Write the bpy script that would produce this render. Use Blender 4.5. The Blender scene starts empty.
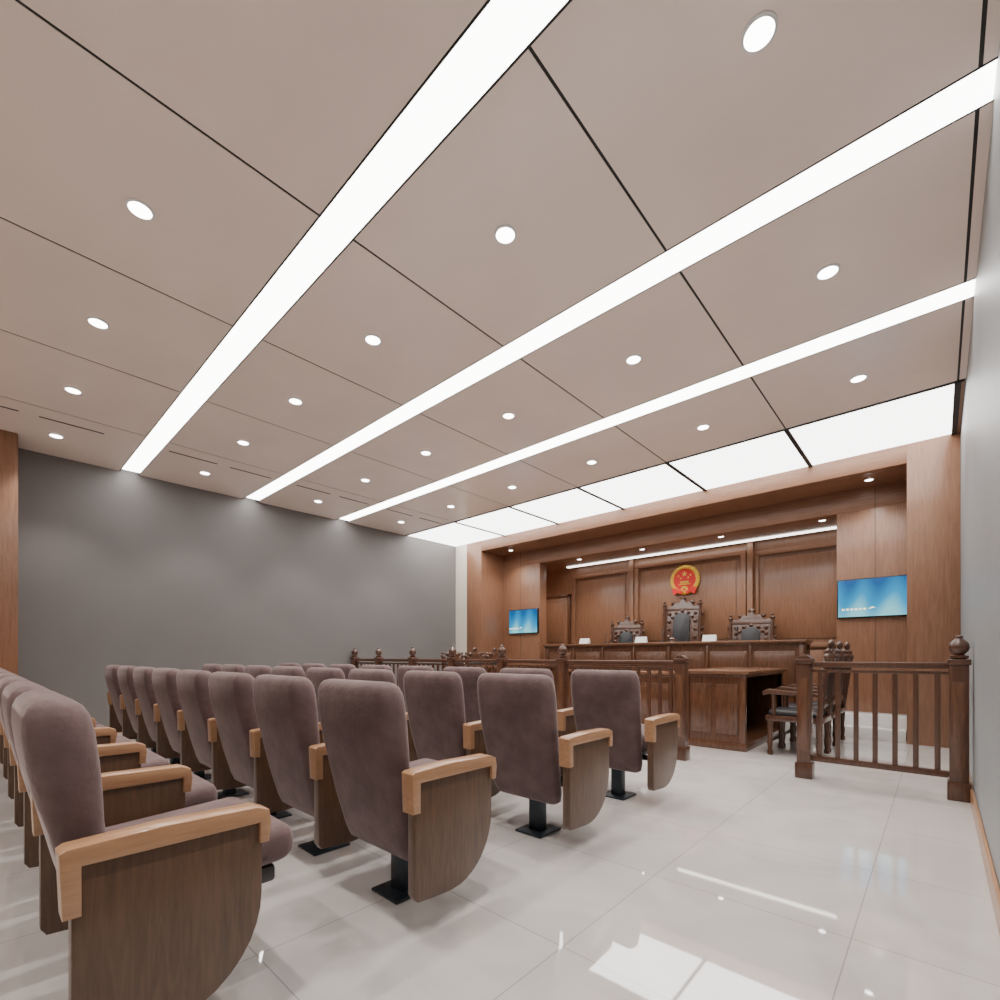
import bpy, bmesh, math, random
from mathutils import Vector, Matrix
random.seed(3)
scene = bpy.context.scene
COL = scene.collection

# ------------------------------------------------------------------ materials
def new_mat(name):
    m = bpy.data.materials.new(name); m.use_nodes = True
    nt = m.node_tree
    return m, nt, nt.nodes, nt.links, nt.nodes['Principled BSDF']

def plain(name, col, rough=0.5, metal=0.0, noise=0.0, nscale=8.0, bump=0.0, coat=0.0, bscale=200):
    m, nt, N, L, P = new_mat(name)
    P.inputs['Roughness'].default_value = rough
    P.inputs['Metallic'].default_value = metal
    P.inputs['Coat Weight'].default_value = coat
    P.inputs['Coat Roughness'].default_value = 0.2
    tc = N.new('ShaderNodeTexCoord')
    n = N.new('ShaderNodeTexNoise'); n.inputs['Scale'].default_value = nscale
    n.inputs['Detail'].default_value = 4
    L.new(tc.outputs['Object'], n.inputs['Vector'])
    r = N.new('ShaderNodeValToRGB')
    r.color_ramp.elements[0].position = 0.3; r.color_ramp.elements[1].position = 0.7
    a = [max(0, c*(1-noise)) for c in col]; b = [min(1, c*(1+noise)) for c in col]
    r.color_ramp.elements[0].color = (*a, 1); r.color_ramp.elements[1].color = (*b, 1)
    L.new(n.outputs['Fac'], r.inputs['Fac']); L.new(r.outputs['Color'], P.inputs['Base Color'])
    if bump > 0:
        n2 = N.new('ShaderNodeTexNoise'); n2.inputs['Scale'].default_value = bscale
        L.new(tc.outputs['Object'], n2.inputs['Vector'])
        bp = N.new('ShaderNodeBump'); bp.inputs['Strength'].default_value = bump
        bp.inputs['Distance'].default_value = 0.01
        L.new(n2.outputs['Fac'], bp.inputs['Height']); L.new(bp.outputs['Normal'], P.inputs['Normal'])
    return m

def wood(name, c1, c2, rough=0.35, scale=(12, 12, 0.8), coat=0.2):
    m, nt, N, L, P = new_mat(name)
    P.inputs['Roughness'].default_value = rough
    P.inputs['Coat Weight'].default_value = coat
    P.inputs['Coat Roughness'].default_value = 0.15
    tc = N.new('ShaderNodeTexCoord'); mp = N.new('ShaderNodeMapping')
    mp.inputs['Scale'].default_value = scale
    L.new(tc.outputs['Object'], mp.inputs['Vector'])
    n = N.new('ShaderNodeTexNoise'); n.inputs['Scale'].default_value = 4; n.inputs['Detail'].default_value = 8
    n.inputs['Roughness'].default_value = 0.65; n.inputs['Distortion'].default_value = 0.6
    L.new(mp.outputs['Vector'], n.inputs['Vector'])
    r = N.new('ShaderNodeValToRGB')
    r.color_ramp.elements[0].position = 0.3; r.color_ramp.elements[1].position = 0.72
    r.color_ramp.elements[0].color = (*c1, 1); r.color_ramp.elements[1].color = (*c2, 1)
    L.new(n.outputs['Fac'], r.inputs['Fac']); L.new(r.outputs['Color'], P.inputs['Base Color'])
    return m

def emis(name, col, s):
    m, nt, N, L, P = new_mat(name)
    P.inputs['Base Color'].default_value = (0.8, 0.8, 0.8, 1)
    P.inputs['Emission Color'].default_value = (*col, 1)
    P.inputs['Emission Strength'].default_value = s
    return m

M_ceil = plain('ceiling_panel_beige', (0.90, 0.765, 0.685), 0.26, 0.0, 0.03, 1.5, 0.15, 0.4, 14)
M_dark = plain('shadow_gap_black', (0.012, 0.012, 0.012), 0.6)
M_wallg = plain('grey_wall_paint', (0.165, 0.155, 0.150), 0.5, 0, 0.03, 2)
M_wallr = plain('blue_grey_wall_paint', (0.25, 0.262, 0.268), 0.45, 0, 0.04, 2)
M_cream = plain('cream_plaster', (0.72, 0.66, 0.55), 0.6, 0, 0.03, 2)
M_woodw = wood('wall_veneer', (0.19, 0.085, 0.045), (0.30, 0.15, 0.084), 0.38)
M_woodh = wood('beam_veneer', (0.19, 0.085, 0.045), (0.30, 0.15, 0.084), 0.38, (0.8, 12, 12))
M_arm = wood('armrest_oak', (0.34, 0.175, 0.09), (0.46, 0.26, 0.14), 0.3, (14, 1.2, 14))
M_panel = wood('seat_side_veneer', (0.066, 0.033, 0.018), (0.13, 0.068, 0.036), 0.38, (14, 14, 1.4))
M_dwood = wood('dark_carved_wood', (0.05, 0.019, 0.010), (0.11, 0.045, 0.024), 0.28, (14, 14, 1.4), 0.4)
M_desk = wood('desk_rosewood', (0.07, 0.027, 0.013), (0.15, 0.064, 0.032), 0.25, (10, 10, 1.2), 0.5)
M_desktop = wood('desk_top_wood', (0.12, 0.05, 0.024), (0.21, 0.098, 0.05), 0.22, (10, 1.2, 10), 0.5)
M_metal = plain('seat_leg_metal', (0.035, 0.045, 0.055), 0.4, 0.6)
M_leather = plain('black_leather', (0.018, 0.018, 0.022), 0.35)
M_trimw = plain('white_trim', (0.8, 0.8, 0.8), 0.4)
M_gold = plain('emblem_gold', (0.95, 0.60, 0.05), 0.35, 0.0)
M_red = plain('emblem_red', (0.80, 0.008, 0.006), 0.4)
M_white = plain('name_card_white', (0.85, 0.85, 0.82), 0.5)
M_strip = emis('led_strip_light', (1, 0.97, 0.93), 12.5)
M_panel_l = emis('led_ceiling_panel', (1, 0.98, 0.955), 6.5)
M_cove = emis('cove_light', (1, 0.95, 0.88), 5.0)
M_down = emis('downlight_lens', (1, 0.98, 0.95), 14.0)
M_bez = plain('tv_bezel', (0.01, 0.01, 0.012), 0.25)
M_step = plain('white_step_stone', (0.80, 0.78, 0.76), 0.15, 0, 0.02, 3)

# velvet
m, nt, N, L, P = new_mat('mauve_velvet'); M_velvet = m
P.inputs['Roughness'].default_value = 0.75
P.inputs['Sheen Weight'].default_value = 0.3
P.inputs['Sheen Roughness'].default_value = 0.4
P.inputs['Sheen Tint'].default_value = (0.9, 0.76, 0.74, 1)
tc = N.new('ShaderNodeTexCoord')
n = N.new('ShaderNodeTexNoise'); n.inputs['Scale'].default_value = 9; n.inputs['Detail'].default_value = 5
L.new(tc.outputs['Object'], n.inputs['Vector'])
r = N.new('ShaderNodeValToRGB'); r.color_ramp.elements[0].position = .35; r.color_ramp.elements[1].position = .7
r.color_ramp.elements[0].color = (0.086, 0.050, 0.050, 1); r.color_ramp.elements[1].color = (0.135, 0.083, 0.082, 1)
L.new(n.outputs['Fac'], r.inputs['Fac']); L.new(r.outputs['Color'], P.inputs['Base Color'])
bp = N.new('ShaderNodeBump'); bp.inputs['Strength'].default_value = .25; bp.inputs['Distance'].default_value = .01
n2 = N.new('ShaderNodeTexNoise'); n2.inputs['Scale'].default_value = 40
L.new(tc.outputs['Object'], n2.inputs['Vector']); L.new(n2.outputs['Fac'], bp.inputs['Height']); L.new(bp.outputs['Normal'], P.inputs['Normal'])

# floor tile
m, nt, N, L, P = new_mat('polished_floor_tile'); M_floor = m
tc = N.new('ShaderNodeTexCoord')
mp = N.new('ShaderNodeMapping'); mp.inputs['Location'].default_value = (0.25, 0.1, 0)
L.new(tc.outputs['Object'], mp.inputs['Vector'])
br = N.new('ShaderNodeTexBrick'); br.offset = 0; br.squash = 1
br.inputs['Scale'].default_value = 1.0; br.inputs['Brick Width'].default_value = 0.8; br.inputs['Row Height'].default_value = 0.8
br.inputs['Mortar Size'].default_value = 0.0024; br.inputs['Mortar Smooth'].default_value = 0.1
br.inputs['Color1'].default_value = (0.60, 0.565, 0.545, 1); br.inputs['Color2'].default_value = (0.63, 0.595, 0.575, 1)
br.inputs['Mortar'].default_value = (0.38, 0.36, 0.35, 1)
L.new(mp.outputs['Vector'], br.inputs['Vector'])
n = N.new('ShaderNodeTexNoise'); n.inputs['Scale'].default_value = 1.6; n.inputs['Detail'].default_value = 7; n.inputs['Distortion'].default_value = 1.2
L.new(tc.outputs['Object'], n.inputs['Vector'])
r = N.new('ShaderNodeValToRGB'); r.color_ramp.elements[0].color = (0.88, 0.87, 0.87, 1); r.color_ramp.elements[1].color = (1, 1, 1, 1)
r.color_ramp.elements[0].position = .35; r.color_ramp.elements[1].position = .6
L.new(n.outputs['Fac'], r.inputs['Fac'])
mx = N.new('ShaderNodeMix'); mx.data_type = 'RGBA'; mx.blend_type = 'MULTIPLY'; mx.inputs['Factor'].default_value = 1
L.new(br.outputs['Color'], mx.inputs[6]); L.new(r.outputs['Color'], mx.inputs[7]); L.new(mx.outputs[2], P.inputs['Base Color'])
P.inputs['Roughness'].default_value = 0.03
P.inputs['IOR'].default_value = 2.1
P.inputs['Specular IOR Level'].default_value = 0.75

# tv screen
m, nt, N, L, P = new_mat('tv_screen_image'); M_screen = m
tc = N.new('ShaderNodeTexCoord'); sp = N.new('ShaderNodeSeparateXYZ'); L.new(tc.outputs['Object'], sp.inputs[0])
wv = N.new('ShaderNodeTexWave'); wv.inputs['Scale'].default_value = 0.9; wv.inputs['Distortion'].default_value = 3.5; wv.inputs['Detail'].default_value = 1
L.new(tc.outputs['Object'], wv.inputs['Vector'])
ma = N.new('ShaderNodeMath'); ma.operation = 'MULTIPLY_ADD'; ma.inputs[1].default_value = -1.6; ma.inputs[2].default_value = 0.40
L.new(sp.outputs['Z'], ma.inputs[0])
mb = N.new('ShaderNodeMath'); mb.operation = 'MULTIPLY_ADD'; mb.inputs[1].default_value = 0.32
L.new(wv.outputs['Fac'], mb.inputs[0]); L.new(ma.outputs[0], mb.inputs[2])
r = N.new('ShaderNodeValToRGB')
r.color_ramp.elements[0].position = 0.1; r.color_ramp.elements[0].color = (0.0, 0.10, 0.36, 1)
r.color_ramp.elements[1].position = 1.0; r.color_ramp.elements[1].color = (0.30, 0.85, 0.95, 1)
e = r.color_ramp.elements.new(.6); e.color = (0.0, 0.36, 0.72, 1)
L.new(mb.outputs[0], r.inputs['Fac'])
P.inputs['Base Color'].default_value = (0.01, 0.01, 0.01, 1)
L.new(r.outputs['Color'], P.inputs['Emission Color']); P.inputs['Emission Strength'].default_value = 1.1
P.inputs['Roughness'].default_value = .3
M_scrtxt = emis('tv_screen_text', (1.0, 0.85, 0.4), 1.3)

# ------------------------------------------------------------------ mesh builder
class B:
    def __init__(s, mats):
        s.bm = bmesh.new(); s.mats = mats
    def idx(s, m):
        if m not in s.mats: s.mats.append(m)
        return s.mats.index(m)
    def merge(s, t, mat, M=None):
        if M is not None: bmesh.ops.transform(t, matrix=M, verts=t.verts)
        k = s.idx(mat)
        for f in t.faces: f.material_index = k
        me = bpy.data.meshes.new('t'); t.to_mesh(me); t.free()
        s.bm.from_mesh(me); bpy.data.meshes.remove(me)
    def box(s, x0, x1, y0, y1, z0, z1, mat, bev=0.0, seg=2, M=None):
        t = bmesh.new(); bmesh.ops.create_cube(t, size=1)
        T = Matrix.Translation(((x0+x1)/2, (y0+y1)/2, (z0+z1)/2)) @ Matrix.Diagonal((abs(x1-x0), abs(y1-y0), abs(z1-z0), 1))
        bmesh.ops.transform(t, matrix=T, verts=t.verts)
        if bev > 0:
            bmesh.ops.bevel(t, geom=t.edges[:], offset=bev, segments=seg, profile=.5, affect='EDGES')
        s.merge(t, mat, M)
    def lathe(s, prof, mat, c=(0, 0, 0), n=14, M=None):
        t = bmesh.new(); rings = []
        for (r, z) in prof:
            rings.append([t.verts.new((c[0]+r*math.cos(2*math.pi*i/n), c[1]+r*math.sin(2*math.pi*i/n), c[2]+z)) for i in range(n)])
        for a, b in zip(rings, rings[1:]):
            for i in range(n):
                t.faces.new((a[i], a[(i+1) % n], b[(i+1) % n], b[i]))
        t.faces.new(rings[0][::-1]); t.faces.new(rings[-1])
        s.merge(t, mat, M)
    def cyl(s, p0, p1, r, mat, n=12, r2=None):
        p0 = Vector(p0); p1 = Vector(p1); d = p1-p0
        q = d.to_track_quat('Z', 'Y').to_matrix().to_4x4()
        s.lathe([(r, 0), (r if r2 is None else r2, d.length)], mat, n=n, M=Matrix.Translation(p0) @ q)
    def prism(s, pts, axis, a, b, mat, bev=0.0, M=None):
        t = bmesh.new()
        def mk(p, v):
            return {'x': (v, p[0], p[1]), 'y': (p[0], v, p[1]), 'z': (p[0], p[1], v)}[axis]
        A = [t.verts.new(mk(p, a)) for p in pts]; Bv = [t.verts.new(mk(p, b)) for p in pts]
        fa = t.faces.new(A); fb = t.faces.new(Bv[::-1])
        n = len(pts)
        for i in range(n):
            t.faces.new((A[(i+1) % n], A[i], Bv[i], Bv[(i+1) % n]))
        bmesh.ops.recalc_face_normals(t, faces=t.faces[:])
        if bev > 0:
            ed = [e for e in t.edges if (e in fa.edges[:] or e in fb.edges[:])]
            bmesh.ops.bevel(t, geom=ed, offset=bev, segments=2, profile=.5, affect='EDGES')
        s.merge(t, mat, M)
    def loft(s, secs, mat, n=6, M=None):
        t = bmesh.new(); rings = []
        for (z, cx, cy, w, d, r) in secs:
            r = min(r, w/2*.99, d/2*.99); ring = []
            for (sx, sy, a0) in ((1, 1, 0), (-1, 1, 90), (-1, -1, 180), (1, -1, 270)):
                for i in range(n):
                    a = math.radians(a0+90*i/(n-1))
                    ring.append(t.verts.new((cx+sx*(w/2-r)+r*math.cos(a), cy+sy*(d/2-r)+r*math.sin(a), z)))
            rings.append(ring)
        k = len(rings[0])
        for a, b in zip(rings, rings[1:]):
            for i in range(k):
                t.faces.new((a[i], a[(i+1) % k], b[(i+1) % k], b[i]))
        t.faces.new(rings[0][::-1]); t.faces.new(rings[-1])
        s.merge(t, mat, M)
    def sphere(s, c, r, mat, sc=(1, 1, 1)):
        t = bmesh.new(); bmesh.ops.create_uvsphere(t, u_segments=12, v_segments=8, radius=r)
        s.merge(t, mat, Matrix.Translation(c) @ Matrix.Diagonal((*sc, 1)))
    def mesh(s, name, ang=38):
        bm = s.bm
        for f in bm.faces: f.smooth = True
        for e in bm.edges:
            if len(e.link_faces) == 2:
                if e.calc_face_angle(0) > math.radians(ang): e.smooth = False
        me = bpy.data.meshes.new(name); bm.to_mesh(me); bm.free()
        for m in s.mats: me.materials.append(m)
        return me
    def obj(s, name, loc=(0, 0, 0), rz=0):
        return inst(name, s.mesh(name), loc, rz)

def inst(name, me, loc=(0, 0, 0), rz=0, sc=1):
    o = bpy.data.objects.new(name, me); COL.objects.link(o)
    o.location = loc; o.rotation_euler = (0, 0, rz); o.scale = (sc, sc, sc)
    return o

# ------------------------------------------------------------------ room constants
XL, XR = -8.62, 0.195
YB, YF = -3.0, 7.85
H = 3.74
YT = 8.6      # tv wall plane
Y2 = 9.9      # back of bench niche

b = B([]); b.box(XL-.2, XR+.2, YB-.2, Y2+.2, -.15, 0, M_floor); b.obj('floor')
b = B([]); b.box(XL-.2, XL, YB, Y2, 0, H+.2, M_wallg); b.obj('wall_left')
b = B([]); b.box(XR, XR+.2, YB, Y2, 0, H+.2, M_wallr); b.obj('wall_right')
b = B([]); b.box(XL-.2, XR+.2, YB-.2, YB, 0, H+.2, M_cream); b.obj('wall_back')
b = B([]); b.box(XR-.018, XR-.001, YB, YF-.02, 0, .11, M_arm, .004); b.obj('baseboard_right')
b = B([]); b.box(XL+.001, XL+.018, .36, YF-.02, 0, .11, M_arm, .004); b.obj('baseboard_left')
b = B([]); b.box(XL+.001, -8.06, YB+.001, .35, 0, H-.002, M_woodw, .003)
for yy in (-.5, -1.4): b.box(-8.061, -8.055, yy, yy+.01, 0, H-.01, M_dark)
b.obj('wall_left_wood_pier')

# ceiling
seams = [XR, .14, -1.31, -2.74, -4.17, -5.60, -7.03, XL]
strips = [(1.40, 1.615), (3.045, 3.26), (4.72, 4.94)]
g = .008
b = B([])
b.box(XL-.2, XR+.2, YB-.2, Y2+.2, H+.06, H+.2, M_dark)
ys = [YB, 1.40, 1.615, 3.045, 3.26, 4.72, 4.94, 6.36]
for i in range(0, 8, 2):
    y0_, y1_ = ys[i]+(.008 if i else 0), ys[i+1]-.008
    for x1, x0 in zip(seams, seams[1:]):
        b.box(x0+(g if x0 > XL else 0), x1-(g if x1 < XR else 0), y0_, y1_, H, H+.05, M_ceil)
    for x in seams[1:-1]:      # black joint fillers between panels
        b.box(x-g, x+g, y0_, y1_, H+.003, H+.05, M_dark)
    c = (max(ys[i], -.6)+ys[i+1])/2
    for dy in (-.36, .36):     # linear air outlets
        b.box(-7.33, -7.305, c+dy-.28, c+dy+.28, H-.003, H+.01, M_dark)
for (a, c) in strips:          # black edge profile of the light troughs
    b.box(XL, XR, a-.008, a+.003, H-.002, H+.05, M_dark)
    b.box(XL, XR, c-.003, c+.008, H-.002, H+.05, M_dark)
b.obj('ceiling')
for (a, c) in strips:
    b = B([]); b.box(XL+.12, XR-.003, a+.004, c-.004, H-.002, H+.04, M_strip); b.obj('led_strip_light')
for x1, x0 in zip(seams, seams[1:]):
    gg = .025
    if x1 - x0 < .2: continue
    b = B([])
    b.box(x0+gg, x1-gg, 6.39, YF-.02, H, H+.04, M_panel_l)
    b.obj('led_ceiling_panel')
b = B([])
for x in seams[1:-1]:
    b.box(x-.024, x+.024, 6.37, YF-.005, H-.012, H+.01, M_dark)
b.box(XL+.01, XR-.01, 6.365, 6.385, H-.012, H+.01, M_dark)
b.box(.16, XR-.005, 6.39, YF-.005, H, H+.04, M_woodh)
b.obj('ceiling_trim')

# downlights
def dl_mesh(mat_l, r=.058):
    b = B([])
    b.lathe([(r+.012, 0), (r+.012, -.006), (r, -.010), (r, -.004)], M_trimw, n=28)
    b.lathe([(r, -.006), (r-.004, -.012)], mat_l, n=28)
    return b.mesh('downlight')
dl = dl_mesh(M_down)
def spot(energy, size=100, blend=.6, rad=.04, col=(1, .95, .89)):
    l = bpy.data.lights.new('downlight_beam', 'SPOT'); l.energy = energy
    l.spot_size = math.radians(size); l.spot_blend = blend; l.shadow_soft_size = rad; l.color = col
    o = bpy.data.objects.new('downlight_beam', l); COL.objects.link(o)
    return o
mids = [-.56, -2.0, -3.48, -4.91, -6.34, -7.8]
for y in (-1.2, .66, 2.24, 3.95, 5.66):
    for x in mids:
        o = inst('downlight', dl, (x, y, H))
        s_ = spot(115 if y < 1 else 98, 92); s_.parent = o; s_.location = (0, 0, -.03)
        if x < -7.5: s_.data.energy *= .7
dl2 = dl_mesh(M_down, .045)
for x in (-1.35, -2.87, -4.37, -5.85, -7.35):
    o = inst('downlight', dl2, (x, 9.0, 3.24)); s_ = spot(85, 125, .9, col=(1, .92, .82)); s_.parent = o; s_.location = (0, 0, -.03)
for x in (-.7, -7.2):
    o = inst('downlight', dl2, (x, 8.25, 3.515)); s_ = spot(34, 110, .8); s_.parent = o; s_.location = (0, 0, -.03)

# ------------------------------------------------------------------ front wall
b = B([])
b.box(-8.23, -7.75, YF, Y2, 0, H+.2, M_woodw, .002)
b.box(-.29, XR-.001, YF, YF+.5, 0, H+.2, M_woodw, .002)
b.box(-7.75, -.29, YF, YF+.16, 3.51, H+.2, M_woodh, .002)
b.box(-7.75, -.29, YF+.16, YT+.02, 3.515, H+.2, M_woodh)
b.box(-7.75, XR-.001, YT, YT+.25, 3.2, 3.6, M_woodh, .002)
b.box(-7.75, -6.64, YT, YT+.25, 0, 3.2, M_woodw, .002)
b.box(-1.11, XR-.001, YT, YT+.25, 0, 3.2, M_woodw, .002)
b.box(-7.75, XR-.001, YT+.25, Y2, 3.24, 3.4, M_woodh)
b.box(-7.75, XR-.001, Y2, Y2+.1, 0, 3.4, M_woodw)
for x in (-.66, -7.2): b.box(x-.003, x+.003, YT-.002, YT+.01, 0, 3.5, M_dark)
b.obj('wall_front')
b = B([]); b.box(XL+.001, -8.231, YF, YF+.3, 0, H, M_cream); b.obj('wall_front_cream_pier')

b = B([])
def frame(x0, x1, z0, z1, y, w, d):
    b.box(x0, x1, y-d, y, z1-w, z1, M_woodh, .008)
    b.box(x0, x1, y-d, y, z0, z0+w, M_woodh, .008)
    b.box(x0, x0+w, y-d, y, z0+w, z1-w, M_woodw, .008)
    b.box(x1-w, x1, y-d, y, z0+w, z1-w, M_woodw, .008)
    b.box(x0+w*2, x1-w*2, y-d*.45, y, z0+w*2, z1-w*2, M_woodw, .01)
b.box(-4.98, -2.62, Y2-.08, Y2-.001, .301, 3.22, M_woodw, .004)
frame(-4.93, -2.67, 1.25, 3.1, Y2-.08, .09, .05)
frame(-6.6, -5.05, 1.25, 3.05, Y2, .08, .05)
frame(-2.55, -1.0, 1.25, 3.05, Y2, .08, .05)
for x in (-5.0, -2.6): b.box(x-.05, x+.05, Y2-.14, Y2-.001, .301, 3.23, M_woodw, .01)
b.box(-6.6, -1.0, Y2-.04, Y2-.001, .301, 1.2, M_woodw, .004)
b.obj('trim_wall_panels')
b = B([]); b.box(-6.6, -.9, 9.60, 9.70, 3.222, 3.242, M_cove); b.obj('cove_strip_light')
# side door
b = B([])
b.box(-7.55, -7.48, Y2-.06, Y2-.001, .301, 2.62, M_desk, .006); b.box(-6.74, -6.67, Y2-.06, Y2-.001, .301, 2.62, M_desk, .006)
b.box(-7.55, -6.67, Y2-.06, Y2-.001, 2.55, 2.62, M_desk, .006)
b.box(-7.48, -6.74, Y2-.03, Y2-.001, .301, 2.55, M_woodw, .003)
for z0, z1 in ((.45, 1.3), (1.45, 2.4)): b.box(-7.36, -6.86, Y2-.045, Y2-.02, z0, z1, M_woodw, .01)
b.lathe([(.02, 0), (.02, .05), (.03, .06), (.0301, .09)], M_gold, c=(0, 0, 0), M=Matrix.Translation((-6.82, Y2-.03, 1.3)) @ Matrix.Rotation(math.pi/2, 4, 'X'))
b.obj('door_1')

# dais
b = B([])
b.box(-7.74, -.30, 7.95, 8.22, 0, .15, M_step, .006)
b.box(-7.74, -.30, 8.22, YT-.001, 0, .30, M_step, .006)
b.box(-6.63, -1.12, YT-.002, Y2-.002, 0, .30, M_step)
b.obj('floor_dais')

# ------------------------------------------------------------------ TVs
def tv(x0, x1, z):
    w = (x1-x0)/2; h = .28
    b = B([])
    b.box(-w, w, -.05, -.001, -h, h, M_bez, .006)
    b.box(-w+.015, w-.015, -.053, -.049, -h+.015, h-.015, M_screen)
    for i, a in enumerate((-.41, -.36, -.31, -.26, -.21, -.16)):
        b.box(a, a+.032, -.056, -.052, -.17, -.145, M_scrtxt)
    b.prism([(-.10, -.16), (-.06, -.125), (-.02, -.15), (-.05, -.15)], 'y', -.056, -.052, M_scrtxt)
    b.obj('wall_tv', ((x0+x1)/2, YT-.001, z))
tv(-1.10, -.16, 1.93)
tv(-7.52, -6.66, 1.90)

# ------------------------------------------------------------------ national emblem
b = B([])
def disc(r, d0, d1, mat, n=40, c=(0, 0)):
    b.prism([(c[0]+r*math.cos(2*math.pi*i/n), c[1]+r*math.sin(2*math.pi*i/n)) for i in range(n)], 'y', -d0, -d1, mat)
def star(c, r, mat, rot=0):
    pts = []
    for i in range(10):
        a = math.pi/2+rot+i*math.pi/5; rr = r if i % 2 == 0 else r*.4
        pts.append((c[0]+rr*math.cos(a), c[1]+rr*math.sin(a)))
    b.prism(pts, 'y', -.034, -.046, mat)
disc(.24, 0, .035, M_red)
for k in range(34):
    a = 2*math.pi*k/34
    r_ = .25
    b.sphere((r_*math.cos(a), -.03, r_*math.sin(a)), .030, M_gold, (1, .6, 1))
    b.sphere((.28*math.cos(a+.09), -.02, .28*math.sin(a+.09)), .024, M_gold, (1, .6, 1))
star((0, .12), .058, M_gold)
for k, a in enumerate((200, 235, 305, 340)):
    star((.13*math.cos(math.radians(a)), .12+.10*math.sin(math.radians(a))), .024, M_gold)
b.box(-.12, .12, -.046, -.034, -.10, -.08, M_gold); b.box(-.08, .08, -.046, -.034, -.070, -.055, M_gold)
b.prism([(-.10, -.048), (.10, -.048), (.07, -.028), (-.07, -.028)], 'y', -.034, -.046, M_gold)
for k in range(16):
    a = 2*math.pi*k/16
    b.box(-.012, .012, -.05, -.03, .05, .072, M_gold, M=Matrix.Translation((0, 0, -.20)) @ Matrix.Rotation(a, 4, 'Y'))
disc(.056, .03, .05, M_gold, 24, (0, -.20)); disc(.025, .03, .056, M_red, 16, (0, -.20))
for sx in (-1, 1):
    b.prism([(sx*.02, -.23), (sx*.12, -.20), (sx*.20, -.15), (sx*.25, -.19), (sx*.21, -.30), (sx*.12, -.25), (sx*.05, -.30)], 'y', -.03, -.062, M_red)
b.obj('national_emblem', (-3.81, Y2-.13, 2.65))

# ------------------------------------------------------------------ railing
def rail_section(x0, x1):
    b = B([])
    b.box(x0, x1, -.035, .035, 1.0, 1.05, M_dwood, .01)
    b.box(x0, x1, -.02, .02, .955, .98, M_dwood, .004)
    b.box(x0, x1, -.025, .025, .16, .21, M_dwood, .006)
    n = max(2, round((x1-x0)/.125))
    for i in range(n):
        x = x0+(i+.5)*(x1-x0)/n
        b.box(x-.018, x+.018, -.012, .012, .2, .96, M_dwood, .003)
    return b
def rail_post(b, x, w=.055, finial=True):
    b.box(x-w, x+w, -w, w, 0, 1.06, M_dwood, .006)
    b.box(x-w-.012, x+w+.012, -w-.012, w+.012, 0, .14, M_dwood, .006)
    b.box(x-w-.012, x+w+.012, -w-.012, w+.012, 1.03, 1.075, M_dwood, .01)
    for sy in (-1, 1):
        b.box(x-w+.018, x+w-.018, sy*w-.004, sy*w+.004, .25, .9, M_desk, .003)
    if finial:
        b.lathe([(.03, 1.07), (.055, 1.085), (.055, 1.10), (.03, 1.11), (.052, 1.135), (.062, 1.165), (.055, 1.2), (.03, 1.225), (.022, 1.235), (.026, 1.25), (.001, 1.26)], M_dwood, c=(x, 0, 0), n=16)
    else:
        b.prism([(-w-.012+x, 1.075), (x+w+.012, 1.075), (x+.02, 1.11), (x-.02, 1.11)], 'y', -w, w, M_dwood, .004)
YR = 5.08
posts = [-8.53, -7.70, -5.65, -2.02]
b = B([])
for a, c in zip(posts, posts[1:]):
    t = rail_section(a+.05, c-.05); me = t.mesh('tmp')
    remap = [b.idx(mm) for mm in me.materials]
    t2 = bmesh.new(); t2.from_mesh(me)
    for f in t2.faces: f.material_index = remap[f.material_index]
    t2.to_mesh(me); t2.free(); b.bm.from_mesh(me)
for x in posts+[-6.67, -4.6, -3.55]: rail_post(b, x, finial=(x != -2.02))
b.obj('courtroom_railing', (0, YR, 0))
b = rail_section(-.84, .06)
rail_post(b, -.895, finial=False); rail_post(b, .117)
b.obj('courtroom_railing', (0, YR, 0))

# ------------------------------------------------------------------ theatre seats
def seat_mesh(both=False):
    b = B([M_velvet, M_arm, M_panel, M_metal])
    zs = [(.235, .42, .05, .03), (.25, .47, .085, .04), (.30, .50, .10, .05), (.45, .53, .105, .05), (.58, .55, .105, .05),
          (.66, .557, .11, .05), (.74, .562, .13, .06), (.82, .564, .14, .065), (.90, .562, .14, .065), (.945, .552, .13, .06), (.972, .532, .105, .05), (.988, .50, .07, .035), (.995, .44, .03, .015)]
    secs = []
    for (z, w, d, r) in zs:
        t = (z-.235)/.76
        cy = .15 - .14*t - .02*math.sin(t*math.pi)
        secs.append((z, .008, cy, w, d, r))
    b.loft(secs, M_velvet)
    b.box(-.265, .265, .14, .64, .385, .515, M_velvet, .055, 5, M=Matrix.Translation((0, .1, .0)) @ Matrix.Rotation(math.radians(3), 4, 'X') @ Matrix.Translation((0, -.1, 0)))
    b.box(-.22, .22, .14, .56, .345, .40, M_leather, .012)
    b.box(-.045, .045, .22, .29, .01, .36, M_metal, .006)
    b.box(-.10, .10, .15, .37, 0, .014, M_metal, .004)
    b.box(-.33, .33, .235, .275, .315, .35, M_metal, .004)
    def arm(x):
        w = .036
        pts = [(.008, .50), (.002, .652), (.014, .66), (.20, .668), (.43, .662), (.462, .648), (.468, .61), (.462, .555), (.436, .555), (.436, .615), (.042, .615), (.042, .50)]
        b.prism(pts, 'x', x-w, x+w, M_arm, .004)
        pp = [(.024, .614), (.024, .18), (.04, .155), (.18, .145)]
        for i in range(10):
            a = math.radians(-90+90*i/9)
            pp.append((.21+.235*math.cos(a), .41+.265*math.sin(a)))
        pp.append((.446, .614))
        b.prism(pp, 'x', x-.024, x+.024, M_panel, .004)
    arm(.375)
    if both: arm(-.385)
    return b.mesh('theater_seat')
sm = seat_mesh(); sm2 = seat_mesh(True)
rows = [.125, 1.105, 2.14, 3.17]
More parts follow.
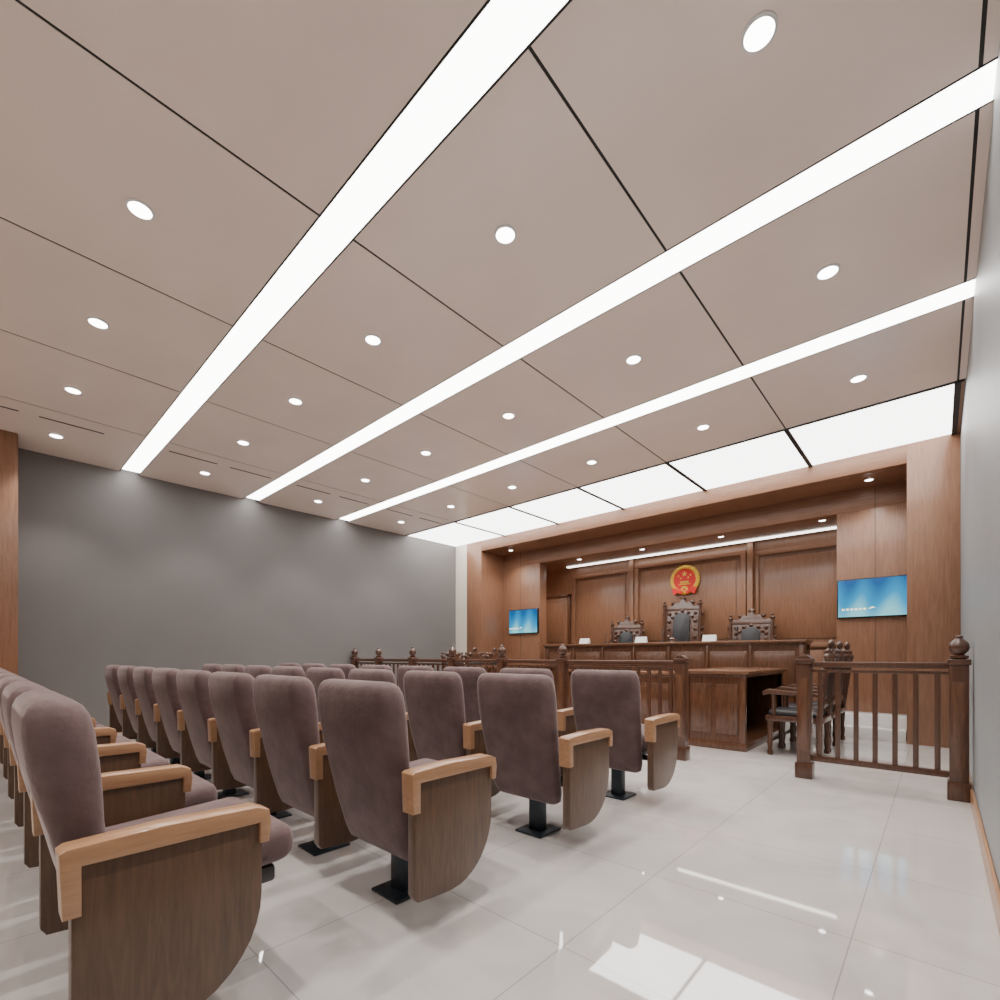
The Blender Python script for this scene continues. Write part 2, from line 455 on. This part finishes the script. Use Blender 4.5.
for ry in rows:
    for k in range(8):
        inst('theater_seat', sm2 if k == 7 else sm, (-1.865-.76*k, ry, 0))

# ------------------------------------------------------------------ carved chairs
def carved_chair(hb=1.25, sw=.56, grand=False):
    b = B([M_dwood, M_leather])
    hw = sw/2
    for sx in (-1, 1):
        for yy in (.24, -.22):
            b.lathe([(.028, 0), (.032, .03), (.02, .06), (.03, .14), (.022, .2), (.03, .34), (.034, .42)], M_dwood, c=(sx*(hw-.035), yy, 0), n=10)
        b.cyl((sx*(hw-.03), -.22, .4), (sx*(hw-.03), -.30, hb-.16), .028, M_dwood)
        b.sphere((sx*(hw-.03), -.30, hb-.13), .042, M_dwood); b.sphere((sx*(hw-.03), -.30, hb-.07), .026, M_dwood)
        b.cyl((sx*(hw-.03), .2, .45), (sx*(hw-.01), .2, .68), .022, M_dwood)
        b.prism([(-.26, .66), (.24, .68), (.30, .66), (.31, .70), (.25, .735), (-.05, .71), (-.27, .70)], 'x', sx*(hw-.01)-.03, sx*(hw-.01)+.03, M_dwood, .008)
    b.box(-hw, hw, -.26, .28, .38, .44, M_dwood, .01)
    b.box(-hw+.03, hw-.03, -.22, .26, .43, .50, M_leather, .03, 4)
    b.box(-hw+.02, hw-.02, .25, .27, .12, .16, M_dwood, .004)
    Mb = Matrix.Translation((0, -.225, .5)) @ Matrix.Rotation(math.radians(5.5), 4, 'X')
    hh = hb-.5
    b.box(-hw+.05, hw-.05, -.02, .02, .04, .12, M_dwood, .008, M=Mb)
    if grand:
        b.box(-hw+.06, hw-.06, -.015, .02, .10, hh-.2, M_dwood, .006, M=Mb)
        r_ = hw-.225; zc = hh-.34-r_*.5
        ins = [(-r_, .2), (r_, .2)]+[(r_*math.cos(math.pi*i/12), zc+r_*.8*math.sin(math.pi*i/12)) for i in range(13)]
        b.prism(ins, 'y', .015, .055, M_leather, .008, M=Mb)
        for sx in (-1, 1):
            for k in range(7):
                zz = .2+k*(hh-.5)/6
                b.sphere(Mb @ Vector((sx*(hw-.125), .03, zz)), .036, M_dwood, (1, .6, 1.2))
            for k in range(4):
                zz = .25+k*(hh-.5)/3.2
                b.sphere(Mb @ Vector((sx*(hw+.0), 0, zz)), .035, M_dwood, (1, .7, 1.3))
        for k in range(5):
            a = math.pi*(k+.5)/5
            b.sphere(Mb @ Vector(((r_+.05)*math.cos(a), .03, zc+(r_+.03)*.85*math.sin(a))), .035, M_dwood, (1, .6, 1))
    else:
        b.box(-hw+.12, hw-.12, -.015, .05, .14, hh-.25, M_leather, .02, 3, M=Mb)
    b.box(-hw+.05, hw-.05, -.02, .02, hh-.25, hh-.19, M_dwood, .008, M=Mb)
    pts = []
    for i in range(33):
        u = -1+2*i/32
        z = hh-.20+.19*(1-abs(u))**1.2+.028*math.cos(u*math.pi*5)
        pts.append((u*(hw-.02), z))
    pts += [(hw-.04, hh-.24), (-hw+.04, hh-.24)]
    b.prism(pts, 'y', -.028, .028, M_dwood, .004, M=Mb)
    b.sphere(Mb @ Vector((0, 0, hh+.01)), .05, M_dwood, (1.2, .7, 1))
    for sx in (-1, 1):
        b.sphere(Mb @ Vector((sx*hw*.5, .0, hh-.08)), .042, M_dwood, (1.2, .9, 1))
        b.cyl(Mb @ Vector((sx*(hw-.075), 0, .1)), Mb @ Vector((sx*(hw-.075), 0, hh-.22)), .014, M_dwood, 8)
        b.sphere(Mb @ Vector((sx*(hw+.0), 0, hh*.5)), .035, M_dwood, (.7, .9, 1.8))
    return b.mesh('carved_armchair')
cc = carved_chair(1.22, .56); cg = carved_chair(1.96, .78, True); cm = carved_chair(1.62, .76, True)
inst('judge_chair', cg, (-3.80, 9.28, .30), math.pi)
inst('judge_chair', cm, (-5.0, 9.26, .30), math.pi)
inst('judge_chair', cm, (-2.52, 9.26, .30), math.pi)

# ------------------------------------------------------------------ desks
def panelled_desk(L_, W, Hh, name, loc, rz=0, topmat=None):
    topmat = topmat or M_desktop
    b = B([M_desk])
    hx, hy = L_/2, W/2
    b.box(-hx, hx, -hy, hy, Hh-.045, Hh, topmat, .012)
    b.box(-hx+.03, hx-.03, -hy+.03, hy-.03, Hh-.075, Hh-.04, M_desk, .008)
    b.box(-hx+.06, hx-.06, -hy+.06, -hy+.10, .0, Hh-.07, M_desk)
    for sx in (-1, 1):
        b.box(sx*(hx-.08)-.02, sx*(hx-.08)+.02, -hy+.06, hy-.06, 0, Hh-.07, M_desk)
        x_o = sx*(hx-.06)
        for y0, y1 in ((-hy+.13, -.025), (.025, hy-.13)):
            b.box(x_o-.01, x_o+.012, y0, y1, .18, Hh-.16, M_desk, .008)
            b.box(x_o-.01, x_o+.02, y0+.05, y1-.05, .24, Hh-.22, M_desk, .006)
        for yy in (-hy+.08, hy-.08):
            b.box(sx*(hx-.07)-.03, sx*(hx-.07)+.03, yy-.03, yy+.03, 0, Hh-.07, M_desk, .006)
    b.box(-hx+.03, hx-.03, -hy+.035, hy-.035, 0, .09, M_desk, .008)
    n = max(1, round(L_/.75)); w = (L_-.2)/n
    for i in range(n):
        x0 = -hx+.1+i*w
        b.box(x0+.05, x0+w-.05, -hy+.045, -hy+.07, .2, Hh-.17, M_desk, .010)
        b.box(x0+.09, x0+w-.09, -hy+.035, -hy+.05, .25, Hh-.22, M_desk, .006)
        b.box(x0-.02, x0+.02, -hy+.04, -hy+.07, .09, Hh-.07, M_desk, .005)
    return b.obj(name, loc, rz)
panelled_desk(4.9, .60, 1.05, 'judge_bench', (-3.9, 8.62, .30))
panelled_desk(2.2, .6, .86, 'clerk_desk', (-3.9, 7.3, 0))
panelled_desk(1.9, .80, .93, 'party_desk', (-1.98, 6.85, 0), -math.pi/2)
panelled_desk(1.9, .80, .93, 'party_desk', (-5.82, 6.85, 0), math.pi/2)
for y in (6.25, 6.85, 7.45):
    inst('carved_armchair', cc, (-1.15, y, 0), math.pi/2)
    inst('carved_armchair', cc, (-6.65, y, 0), -math.pi/2)

def name_card(x, y, z, rz=0, w=.22):
    b = B([])
    b.prism([(-.045, 0), (.045, 0), (.004, .11), (-.004, .11)], 'x', -w/2, w/2, M_white)
    b.obj('name_card', (x, y, z), rz)
for x in (-5.36, -4.12, -2.88): name_card(x, 8.45, 1.351)
# gavel and block
b = B([])
b.lathe([(.05, 0), (.055, .01), (.045, .025)], M_dwood, n=20)
b.cyl((-.045, 0, .05), (.045, 0, .05), .024, M_dwood); b.cyl((0, 0, .05), (0, .2, .04), .009, M_dwood)
b.obj('gavel', (-3.55, 8.5, 1.351))
def mic(x, y, z, rz=0):
    b = B([]); b.lathe([(.045, 0), (.04, .025), (.012, .03)], M_leather, n=16)
    b.cyl((0, 0, .02), (0, .03, .18), .005, M_leather, 8); b.cyl((0, .03, .18), (0, .05, .22), .012, M_leather, 10)
    b.obj('desk_microphone', (x, y, z), rz)
mic(-3.8, 8.65, 1.351); mic(-5.0, 8.65, 1.351); mic(-2.52, 8.65, 1.351)

# ------------------------------------------------------------------ world + camera
w = bpy.data.worlds.new('world'); scene.world = w; w.use_nodes = True
w.node_tree.nodes['Background'].inputs[0].default_value = (.8, .85, .9, 1)
w.node_tree.nodes['Background'].inputs[1].default_value = .3

cam = bpy.data.cameras.new('camera'); co = bpy.data.objects.new('camera', cam); COL.objects.link(co)
cam.sensor_width = 36; cam.lens = 36*480/1000; cam.shift_y = .156; cam.clip_start = .02
co.location = (0, 0, 1.1); co.rotation_euler = (math.pi/2, 0, math.radians(42.4))
scene.camera = co
